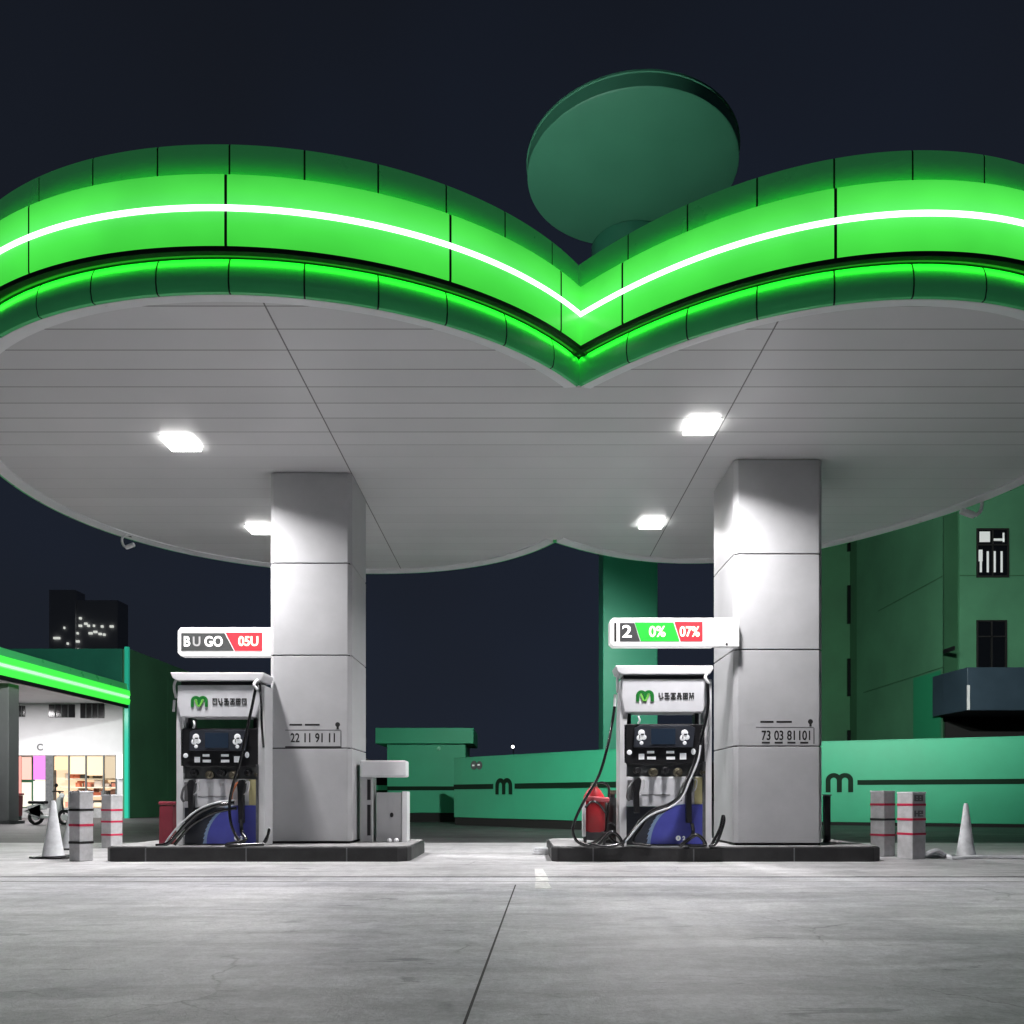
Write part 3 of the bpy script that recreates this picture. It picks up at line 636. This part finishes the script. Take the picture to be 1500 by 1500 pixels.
# ------------------------------------------------------------------ pylon sign behind the canopy
t = thing('pylon_sign', 'tall green pylon holding a huge flat round disc above the canopy notch', 'pylon sign', (3.05, 23.0, 0))
ZD = EYE + 926 * 20 / F - .30
MB().box(-.75, .75, -.6, .6, 0, ZD - .9).build('column', M_pyl, t, bevel=.03)
MB().lathe([(.7, -1.3), (1.05, -.75), (1.1, -.02)], 48, c=(.05, -.45, ZD)).build('collar', M_ppost, t, smooth=True)
R_ = 2.54
MB().lathe([(R_ - .04, 0), (R_, .03), (R_, .32), (R_ + .025, .33), (R_ + .025, .37), (R_ - .1, .38)], 128, c=(-.30, -3.0, ZD)).build('disc', M_disc, t, smooth=True)
MB().box(-.35, .35, -1.5, .2, ZD + .385, ZD + .65).build('top_beam', M_pyl, t)

# ------------------------------------------------------------------ hoardings and kiosk
def wall(name, lab, cat, x0, D0, x1, D1, z0, z1, zs, group=None, logo=None, extra=None, seams=()):
    A = Vector((wx(x0, D0), D0)); B = Vector((wx(x1, D1), D1)); d = B - A; L_ = d.length; rz = math.atan2(d.y, d.x)
    t = thing(name, lab, cat, (A.x, A.y, 0), rz, group)
    MB().box(0, L_, 0, .14, z0, z1).build('panel', M_hoard, t, bevel=.01)
    MB().box(.02, L_ - .02, .02, .12, .0, z0 - .002).build('base', M_groove, t)
    MB().box(-.01, L_ + .01, -.012, .15, z1 + .001, z1 + .03).build('coping', M_hoard, t)
    gaps = [] if logo is None else [logo]
    ed = 0
    s = MB()
    for g in gaps: s.box(ed, g[0] - .12, -.014, .0, zs - .075, zs + .075); ed = g[0] + g[1] + .12
    if ed < L_: s.box(ed, L_, -.014, .0, zs - .075, zs + .075)
    s.build('stripe', M_hoardd, t)
    for g in gaps: arch_m(g[0], zs - g[2] * .5, -.001, g[1], g[2], .02, .36).build('brand_mark', M_hoardd, t)
    for sx_ in seams: MB().box(sx_, sx_ + .03, -.016, -.001, z0, z1).build('seam', mat('pale seam', (.4, .6, .5), .5), t)
    return t, L_
t, L_ = wall('hoarding', 'teal green hoarding with a dark m mark between the two pumps', 'hoarding', 665, 26, 925, 20.7, .24, 2.09, 1.20, 'green hoardings with a dark stripe', logo=(2.02, .72, .48))
b = MB(); b.lathe([(.14, 0), (.14, .02)], 16, M=Matrix.Translation((1.0, -.0, 1.86)) @ Matrix.Rotation(PI / 2, 4, 'X')); b.lathe([(.13, 0), (.13, .02)], 16, M=Matrix.Translation((1.26, -.0, 1.85)) @ Matrix.Rotation(PI / 2, 4, 'X')); b.build('round_plate', M_greyink, t)
b = MB(); b.box(.93, 1.04, -.026, -.021, 1.83, 1.88); b.box(1.19, 1.3, -.026, -.021, 1.84, 1.89); b.build('plate_print', M_wink, t)
t, L_ = wall('hoarding', 'long teal green hoarding behind the right bollards and cone', 'hoarding', 1150, 26.2, 1800, 21.6, .1, 2.6, 1.33, 'green hoardings with a dark stripe', logo=(1.22, .8, .6), seams=(6.85,))
DK = 29.0
t = thing('green_kiosk', 'low teal green kiosk with a broad flat cap right of the left pillar', 'kiosk', (wx(560, DK), DK, 0))
k = F / DK
MB().box(wx(567, DK) - wx(560, DK), (682 - 560) / k, 0, 2.5, .32, 2.76).build('body', M_hoard, t, bevel=.02)
MB().box((551 - 560) / k, (694 - 560) / k, -.15, 2.7, 2.762, 3.32).build('roof_cap', M_hoard, t, bevel=.02)
MB().box(.2, 2.85, .03, 2.4, 0, .318).build('base', M_groove, t)
MB().box(.175, 2.94, -.012, 0, 1.12, 1.26).build('stripe', M_hoardd, t)
MB().sphere((2.0, -.0, 2.6), .07, 10).build('bell_lamp', mat('pale green plastic', (.3, .7, .5), .4), t)
# wall running left behind the left pillar
t = thing('boundary_wall', 'low green wall with a dark stripe seen past the white cabinet', 'wall', (wx(430, 30.5), 30.5, 0))
MB().box(0, (690 - 430) / k, 0, .2, .3, 1.32).build('panel', M_hoard, t); MB().box(0, 6.3, .01, .19, 0, .298).build('base', M_groove, t); MB().box(0, 6.28, -.012, 0, 1.0, 1.14).build('stripe', M_hoardd, t)

# ------------------------------------------------------------------ green building at the right
t = thing('green_building', 'tall plain green building with dark windows behind the right hoarding', 'building', (0, 0, 0))
def V(x, D): return (wx(x, D), D)
HB = 17.5
P = [V(1130, 37), V(1255, 35.5), V(1381, 28.0), V(1403, 28.6), (wx(1403, 28.6) + 16, 28.6), (wx(1403, 28.6) + 16, 46), (wx(1130, 37), 46)]
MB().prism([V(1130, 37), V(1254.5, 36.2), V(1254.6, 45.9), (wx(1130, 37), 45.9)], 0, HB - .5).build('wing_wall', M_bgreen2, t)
MB().prism([V(1255, 35.5), V(1381, 28.0), (wx(1381, 28) + .15, 28.25), (19.6, 45), V(1256, 45)], 0, HB).build('slanted_wall', M_bgreen, t)
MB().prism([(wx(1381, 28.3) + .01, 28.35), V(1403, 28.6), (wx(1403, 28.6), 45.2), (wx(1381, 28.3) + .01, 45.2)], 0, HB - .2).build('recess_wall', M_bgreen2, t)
xr = wx(1403, 28.6) + .01
MB().box(xr, xr + 16, 28.5, 45.4, 0, HB - .1).build('front_wall', M_bgreen, t, bevel=.01)
MB().box(xr, xr + 16, 28.48, 28.5, wz(844, 28.5), wz(844, 28.5) + .04).build('string_line', M_bgreen2, t)
sl = (Vector(V(1381, 28)) - Vector(V(1255, 35.5))); slz = math.atan2(sl.y, sl.x); ln = sl.length
for zz in (wz(885, 32) , wz(1003, 32.2)):
    MB().box(ln * .3 if zz > 6 else ln * .1, ln, -.02, .0, zz, zz + .035, Matrix.Translation((*V(1255, 35.5), 0)) @ Matrix.Rotation(slz, 4, 'Z')).build('string_line', M_bgreen2, t)
for (x0, x1, y0, y1, D) in ((1431, 1474, 777, 844, 28.5), (1431, 1471, 911, 978, 28.5)):
    w_ = MB().box(wx(x0, D), wx(x1, D), D - .05, D + .1, wz(y1, D), wz(y0, D)).build('window', M_win, t)
    f = MB(); a, b_, c, d_ = wx(x0, D), wx(x1, D), wz(y1, D), wz(y0, D)
    for (p, q, r, s_) in ((a - .05, b_ + .05, c - .06, c), (a - .05, b_ + .05, d_, d_ + .05), (a - .05, a, c, d_), (b_, b_ + .05, c, d_), ((a + b_) / 2 - .02, (a + b_) / 2 + .02, c, d_), (a, b_, c + (d_ - c) * .66, c + (d_ - c) * .66 + .04)): f.box(p, q, D - .09, D - .051, r, s_)
    f.build('frame', M_groove, w_)
    if y0 < 800:
        g = MB(); g.box(a + .06, a + .42, D - .065, D - .052, d_ - .42, d_ - .06); g.box(a + .55, b_ - .1, D - .065, D - .052, d_ - .38, d_ - .30); g.box(b_ - .16, b_ - .1, D - .065, D - .052, d_ - .42, d_ - .1)
        for q in range(4): g.box(a + .07 + q * .24, a + .14 + q * .24, D - .065, D - .052, c + .12, c + .85)
        g.box(a + .03, a + .16, D - .066, D - .052, c + .5, c + .9)
        g.build('curtain_edges', mat('room glimpse', (.6, .6, .6), .6, emit=(.75, .8, .78), estr=.45), w_)
for (y0, y1) in ((790, 808), (858, 914), (965, 1020), (1070, 1088)):
    D = 36.25; MB().box(wx(1241, D), wx(1254, D) - .02, D - .08, D + .1, wz(y1, D), wz(y0, D)).build('window', M_win, t)
# dark overhanging bay
t2 = MB()
D = 26.3
t2.prism([V(1381, 27.6), V(1417, 26.2), (wx(1417, 26.2) + 12, 26.2), (wx(1417, 26.2) + 12, 28.4), (wx(1381, 27.6), 28.3)], wz(1042, 26.5), wz(978, 26.3)).build('bay', M_slate, t, bevel=.02)
MB().box(wx(1385, 28.3), xr + 12, 28.3, 28.45, 0, wz(1042, 26.5)).build('ground_floor_shutter', M_groove, t)
MB().box(wx(1417, 26.2) - .03, wx(1417, 26.2) + .05, 26.14, 26.18, wz(1040, 26.2), wz(1004, 26.2)).build('corner_marker', M_white, t)
MB().box(wx(1366, 28.8), wx(1381, 28.2), 27.4, 28.4, wz(957, 28), wz(951, 28)).build('ledge', M_black, t)
MB().prism([(wx(1350, 29.3), 29.72), (wx(1378, 28.0), 28.0), (wx(1378, 28) , 28.2), (wx(1350, 29.3), 29.92)], 1.0, wz(985, 28.5)).build('teal_panel', mat('dim teal panel', (.02, .28, .13), .6), t)

# ------------------------------------------------------------------ shop, far canopy and tower at the left
DS = 36.0; ks = F / DS
sx = lambda x: wx(x, DS); sz = lambda y: wz(y, DS)
t = thing('shop_building', 'shop with white front and lit windows under the far left canopy', 'building', (-16.2, DS, 0))
ox = -16.2
X_ = lambda x: sx(x) - ox
MB().box(-.3, 0, -1.88, 1.795, 0, 7.05).build('side_wall', M_bgreen2, t)
MB().box(-22, 0, 1.8, 24, 0, 7.05).build('wall', M_bgreen2, t, bevel=.02)
MB().box(-22, -.31, -1.9, 1.79, 5.62, 7.06).build('parapet', M_dteal, t)
MB().box(-22, -.31, 0, 1.79, 2.72, 5.61).build('upper_facade', M_shopwall, t)
MB().box(-22, -.31, -1.0, 1.79, 0, .39).build('plinth', M_isl, t)
MB().box(X_(171), -.31, .02, 1.78, .392, 2.718).build('end_wall', M_shopwall, t)
MB().box(X_(66), X_(77), .02, .3, .392, 2.718).build('mullion', M_grey, t)
MB().box(-.16, .0, -2.02, -1.89, .0, 7.12).build('corner_glass', M_teal, t)
for (x0, x1, y0, y1) in ((20, 37, 1034, 1050), (72, 110, 1032, 1051), (118, 153, 1030, 1052)):
    w_ = MB().box(X_(x0), X_(x1), -.03, .0, sz(y1), sz(y0)).build('upper_window', M_win, t)
    f = MB()
    for q in range(1, 4): xx = X_(x0) + (X_(x1) - X_(x0)) * q / 4; f.box(xx - .02, xx + .02, -.05, -.031, sz(y1), sz(y0))
    f.build('mullions', M_frame, w_)
MB().box(X_(20), X_(171), 1.6, 1.78, .4, 2.7).build('shop_interior', mat('warm lit interior', (.7, .6, .5), .7, 0, .3, 2, emit=(1, .72, .45), estr=.9), t)
cols = [(.9, .35, .25), (.9, .8, .6), (.25, .12, .08), (.85, .75, .7), (.7, .2, .1), (.1, .1, .1)]
gm = [mat('goods %d' % i, c, .6) for i, c in enumerate(cols)]
for i in range(80):
    x = random.uniform(79, 168); z = random.choice((.45, .96, 1.34, 1.72)); 
    MB().box(X_(x), X_(x) + random.uniform(.15, .4), random.uniform(.5, 1.2), 1.3, z, z + random.uniform(.12, .32)).build('goods', gm[i % 6], t)
MB().box(X_(79), X_(169), .45, 1.3, 1.28, 1.33).build('shelf', gm[1], t); MB().box(X_(79), X_(169), .45, 1.3, 1.66, 1.71).build('shelf', gm[1], t); MB().box(X_(79), X_(169), .45, 1.3, .9, .95).build('shelf', gm[3], t)
def poster(x0, x1, y0, y1, m): return MB().box(X_(x0), X_(x1), .04, .07, sz(y1), sz(y0)).build('poster', m, t)
E = lambda n, c, s: mat(n, tuple(min(1, v * .5) for v in c), .5, emit=c, estr=s * .8)
poster(22, 30, 1108, 1166, E('coral poster', (1, .35, .3), .6)); poster(31, 45, 1109, 1142, E('salmon poster', (.95, .5, .42), .65)); poster(48, 66, 1107, 1142, E('magenta poster', (.85, .22, .85), .75))
poster(48, 66, 1144, 1184, E('white poster', (.9, .88, .85), .7)); poster(31, 45, 1146, 1182, E('cream poster', (.9, .85, .7), .6))
poster(79, 99, 1108, 1128, E('peach poster', (1, .68, .38), .8)); poster(102, 124, 1108, 1134, E('cream lit poster', (1, .8, .52), .85)); poster(127, 150, 1108, 1136, E('apricot poster', (1, .76, .48), .85)); poster(153, 169, 1108, 1140, E('tan poster', (.62, .5, .34), .6))
for x in (77, 100.5, 125.5, 151.5, 170): MB().box(X_(x) - .03, X_(x) + .03, .0, .06, .392, 2.718).build('window_post', M_frame, t)
MB().box(X_(172), X_(185), -.14, .0, sz(1141), sz(1105)).build('notice_box', mat('notice box', (.8, .82, .9), .4, emit=(.8, .85, 1), estr=.35), t, bevel=.03)
text_mb('C', .4, X_(58.5), sz(1095), -.004, .004, .01).build('facade_letter', M_greyink, t)
MB().box(.001, .03, 6.5, 9.9, 1.3 + 1.0, 3.25).build('side_panel', mat('side teal panel', (.05, .33, .2), .5), t)
MB().box(.001, .03, 7.2, 12, 0, 2.1).build('side_door', M_groove, t)
MB().tube([(-.1, -.02, 6.9), (-1.3, -.1, 7.0)], .03, 6, 0).build('roof_rail', M_dteal, t)

t = thing('far_canopy', 'distant canopy with a glowing green edge over the lit shop', 'canopy', (-16.2, 34.3, 0))
MB().box(-18, -.1, -19, 1.65, 5.0, 5.08).build('soffit', M_shopwall, t)
MB().box(-18, -.2, -18.9, -.3, 5.1, 5.5).build('roof', M_groove, t)
prof = [(-.08, 4.60), (-.02, 4.60), (.03, 4.66), (.05, 4.78), (.02, 4.86), (-.08, 4.86)]
MB().prism([(a, z) for a, z in [(-.09, 4.56), (.0, 4.56), (.0, 4.70), (-.09, 4.70)]], -19, -.25, 'y').build('bottom_trim', M_black, t)
MB().prism([(-.09, 4.705), (.02, 4.72), (.06, 4.92), (-.02, 4.98), (-.09, 4.98)], -19, -.25, 'y').build('backlit_panel', mat('far lit green', (.05, .4, .06), .3, emit=(.05, .8, .06), estr=1.15), t)
MB().prism([(-.09, 4.985), (.02, 4.985), (.02, 5.07), (-.09, 5.07)], -19, -.25, 'y').build('light_strip', mat('far strip', (.5, 1, .5), .3, emit=(.3, 1, .35), estr=1.5), t)
MB().prism([(-.09, 5.075), (.06, 5.09), (.03, 5.30), (-.09, 5.31)], -19, -.25, 'y').build('backlit_panel', MATS['far lit green'], t)
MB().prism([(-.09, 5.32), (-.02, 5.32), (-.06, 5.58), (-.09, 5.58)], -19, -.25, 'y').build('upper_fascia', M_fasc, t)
for p in ((-3.0, -2.2, 4.95), (-7, -2.2, 4.95), (-3, -7, 4.95), (-7, -8, 4.95)): area('lamp', p, 1.2, 420, t)  # added unseen area lamps that brighten the shop front and forecourt
t = thing('far_pillar', 'dark grey pillar of the far canopy at the left picture edge', 'pillar', (wx(8, 27), 27, 0))
MB().box(-.28, .28, -.28, .28, .1, 4.6).build('shaft', mat('grey pillar paint', (.2, .2, .21), .5, 0, .1, 2), t, bevel=.02)
MB().box(-.4, .4, -.4, .4, 0, .1).build('plinth', M_grey, t)
t = thing('maroon_barrel_bin', 'small maroon bin on the ground before the far lit shop', 'bin', (wx(20, 31), 31, 0))
MB().prism([(-.22, .15), (.22, .15), (.25, .95), (-.25, .95)], -.2, .2, 'y').build('body', mat('maroon', (.16, .015, .025), .5), t, bevel=.03)
MB().box(-.27, .27, -.23, .23, .955, 1.03).build('lid', M_dred, t, bevel=.02)
MB().box(-.2, .2, -.18, .18, 0, .148).build('foot', M_black, t)
t = thing('scooter', 'parked white and black scooter before the lit shop windows', 'scooter', (wx(72, 26), 26, 0))
for x in (-.42, .5):
    a = []
    wl = MB(); wl.tube([(x + .2 * math.cos(q), 0, .24 + .2 * math.sin(q)) for q in np.linspace(0, 2 * PI, 20)], .055, 8, 1); wo = wl.build('wheel', M_black, t, smooth=True)
    MB().lathe([(.1, -.04), (.1, .04)], 14, M=Matrix.Translation((x, 0, .24)) @ Matrix.Rotation(PI / 2, 4, 'X')).build('rim', M_white, wo)
MB().prism([(-.6, .42), (-.1, .3), (.15, .3), (.3, .85), (.42, .95), (.38, .5), (.25, .22), (-.2, .2), (-.55, .3), (-.65, .6), (-.2, .68), (-.1, .5)][::1], -.12, .12, 'y').build('body', M_white, t, bevel=.03)
MB().box(-.62, -.08, -.13, .13, .66, .76).build('seat', M_black, t, bevel=.04)
m = MB(); m.tube([(.48, 0, .3), (.36, 0, .95), (.3, 0, 1.05)], .03, 8); m.tube([(.28, -.3, 1.05), (.3, 0, 1.06), (.28, .3, 1.05)], .02, 8); m.build('handlebar', M_black, t, smooth=True)
MB().sphere((.40, 0, .93), .08, 12).build('headlight', M_wink, t, smooth=True)
m = MB(); m.tube([(.3, -.2, 1.05), (.34, -.22, 1.2)], .012, 6, 0); m.sphere((.35, -.22, 1.25), .06, 10, sy=.3); m.build('mirror', M_black, t)

DT = 130; t = thing('tower_block', 'dark distant tower block with a few tiny lit windows', 'building', (wx(122, DT), DT, 0))
kt = F / DT
MB().box((72 - 122) / kt, (110 - 122) / kt, 0, 3, 0, wz(864, DT)).build('wall', M_tower, t)
MB().box((110 - 122) / kt + .01, (170 - 122) / kt, .5, 4, 0, wz(878, DT)).build('wall', M_tower, t)
Mw = mat('lit far window', (.5, .5, .5), .5, emit=(.9, .93, .85), estr=.7)
for (x, y, w_) in ((116, 905, 3), (116, 916, 4), (124, 913, 4), (128, 916, 3), (136, 916, 2), (148, 917, 3), (162, 917, 5), (112, 927, 2), (131, 927, 5), (138, 925, 5), (145, 928, 4), (151, 929, 3), (84, 935, 9), (112, 939, 5), (113, 951, 2), (95, 920, 1.5), (100, 943, 2)):
    MB().box((x - 122 - w_ / 2) / kt, (x - 122 + w_ / 2) / kt, -.3 if x < 110 else .2, .48 if x > 110 else -.02, wz(y + 1.5, DT), wz(y - 1.5, DT)).build('lit_window', Mw, t)
# far street lamp, seen as the one bright dot over the hoarding
t = thing('street_lamp', 'far street lamp seen as one bright dot above the middle hoarding', 'street lamp', (wx(752, 75), 75, 0))
MB().tube([(0, 0, 0), (0, 0, 5.4), (-.05, 0, 5.55)], .05, 8).build('pole', M_black, t, smooth=True)
MB().sphere((-.05, -.05, 5.5), .13, 12).build('lamp_head', mat('far lamp', (1, 1, 1), .4, emit=(1, 1, 1), estr=8), t, smooth=True)
# ------------------------------------------------------------------ low dark hill beyond
hv = []
n = 60
hm = MB(); pts = [(-160 + i * 320 / n, 5 + 3.0 * math.sin(i * .7) + 2 * math.sin(i * .31 + 2) + (4 if 20 < i < 29 else 0)) for i in range(n + 1)]
hm.prism([(-160, -1)] + pts + [(160, -1)], 200, 260, 'y')
tag(hm.build('hills', mat('night hill', (.01, .012, .011), .9), smooth=False), kind='structure')

# ------------------------------------------------------------------ added unseen floodlights that light the walls and the disc
def added_flood(loc, target, power, ang, col, lab, blend=.8):
    t = thing('added_floodlight', lab, 'added_floodlight', loc, 0, 'added unseen floodlights on the canopy roof')
    d = (Vector(target) - Vector(loc)).normalized(); q = d.to_track_quat('-Z', 'Y').to_matrix().to_4x4()
    MB().box(-.16, .16, -.12, .12, 0, .09, q).build('head', M_black, t, bevel=.01)
    MB().box(-.13, .13, -.09, .09, -.012, -.002, q).build('lens', M_lens, t)
    MB().box(-.02, .02, -.02, .02, -.2, 0).build('stem', M_grey, t)
    l = bpy.data.lights.new('lamp', 'SPOT'); l.energy = power; l.spot_size = math.radians(ang); l.spot_blend = blend; l.color = col; l.shadow_soft_size = .12
    o = bpy.data.objects.new('lamp', l); COL.objects.link(o); o.parent = t; o.matrix_local = Matrix.Translation(d * .05) @ q
FC = (.95, 1, .95)
added_flood((.651, 15.1, 6.3), (.6, 24, 1.3), 2700, 80, FC, 'added unseen lamp aimed at the middle hoarding')
added_flood((5.2, 15.85, 6.3), (10, 24.5, 1.2), 1250, 85, FC, 'added unseen lamp aimed at the right hoarding')
added_flood((6.9, 14.1, 6.6), (13, 31, 7), 5600, 80, FC, 'added unseen lamp aimed at the green building')
added_flood((-3.0, 14.0, 6.86), (1.7, 19.4, 16.0), 2500, 60, (.85, 1, .95), 'added unseen lamp aimed at the green disc', .9)
added_flood((-7.6, 13.3, 6.3), (-16, 38, 5), 9500, 55, FC, 'added unseen lamp aimed at the shop side wall')

# ------------------------------------------------------------------ night sky
W = bpy.data.worlds.new('World'); S.world = W; W.use_nodes = True
nt = W.node_tree; N = nt.nodes; L = nt.links; bg = N['Background']
tc = N.new('ShaderNodeTexCoord'); nz = N.new('ShaderNodeTexNoise'); nz.inputs['Scale'].default_value = 1.6; nz.inputs['Detail'].default_value = 3
L.new(tc.outputs['Generated'], nz.inputs[0])
r = N.new('ShaderNodeValToRGB'); e = r.color_ramp.elements
e[0].position = .3; e[0].color = (.0095, .0108, .0140, 1); e[1].position = .72; e[1].color = (.0118, .0165, .030, 1)
L.new(nz.outputs[0], r.inputs[0])
sp = N.new('ShaderNodeSeparateXYZ'); L.new(tc.outputs['Generated'], sp.inputs[0])
zr = N.new('ShaderNodeMapRange'); zr.inputs[1].default_value = 0; zr.inputs[2].default_value = .75; zr.inputs[3].default_value = 1.25; zr.inputs[4].default_value = .66; L.new(sp.outputs[2], zr.inputs[0])
L.new(r.outputs[0], bg.inputs[0]); L.new(zr.outputs[0], bg.inputs[1])

# ------------------------------------------------------------------ camera and output
c = bpy.data.cameras.new('camera'); co = bpy.data.objects.new('camera', c); COL.objects.link(co)
co.location = (0, 0, EYE); co.rotation_euler = (PI / 2, 0, 0)
c.sensor_width = 36; c.lens = 36 * F / 1500; c.shift_x = (750 - CX) / 1500; c.shift_y = (HY - 750) / 1500
c.clip_end = 2000; S.camera = co
S.view_settings.view_transform = 'Standard'; S.view_settings.look = 'None'; S.view_settings.exposure = 0; S.view_settings.gamma = 1
S.render.engine = 'CYCLES'; S.cycles.max_bounces = 8
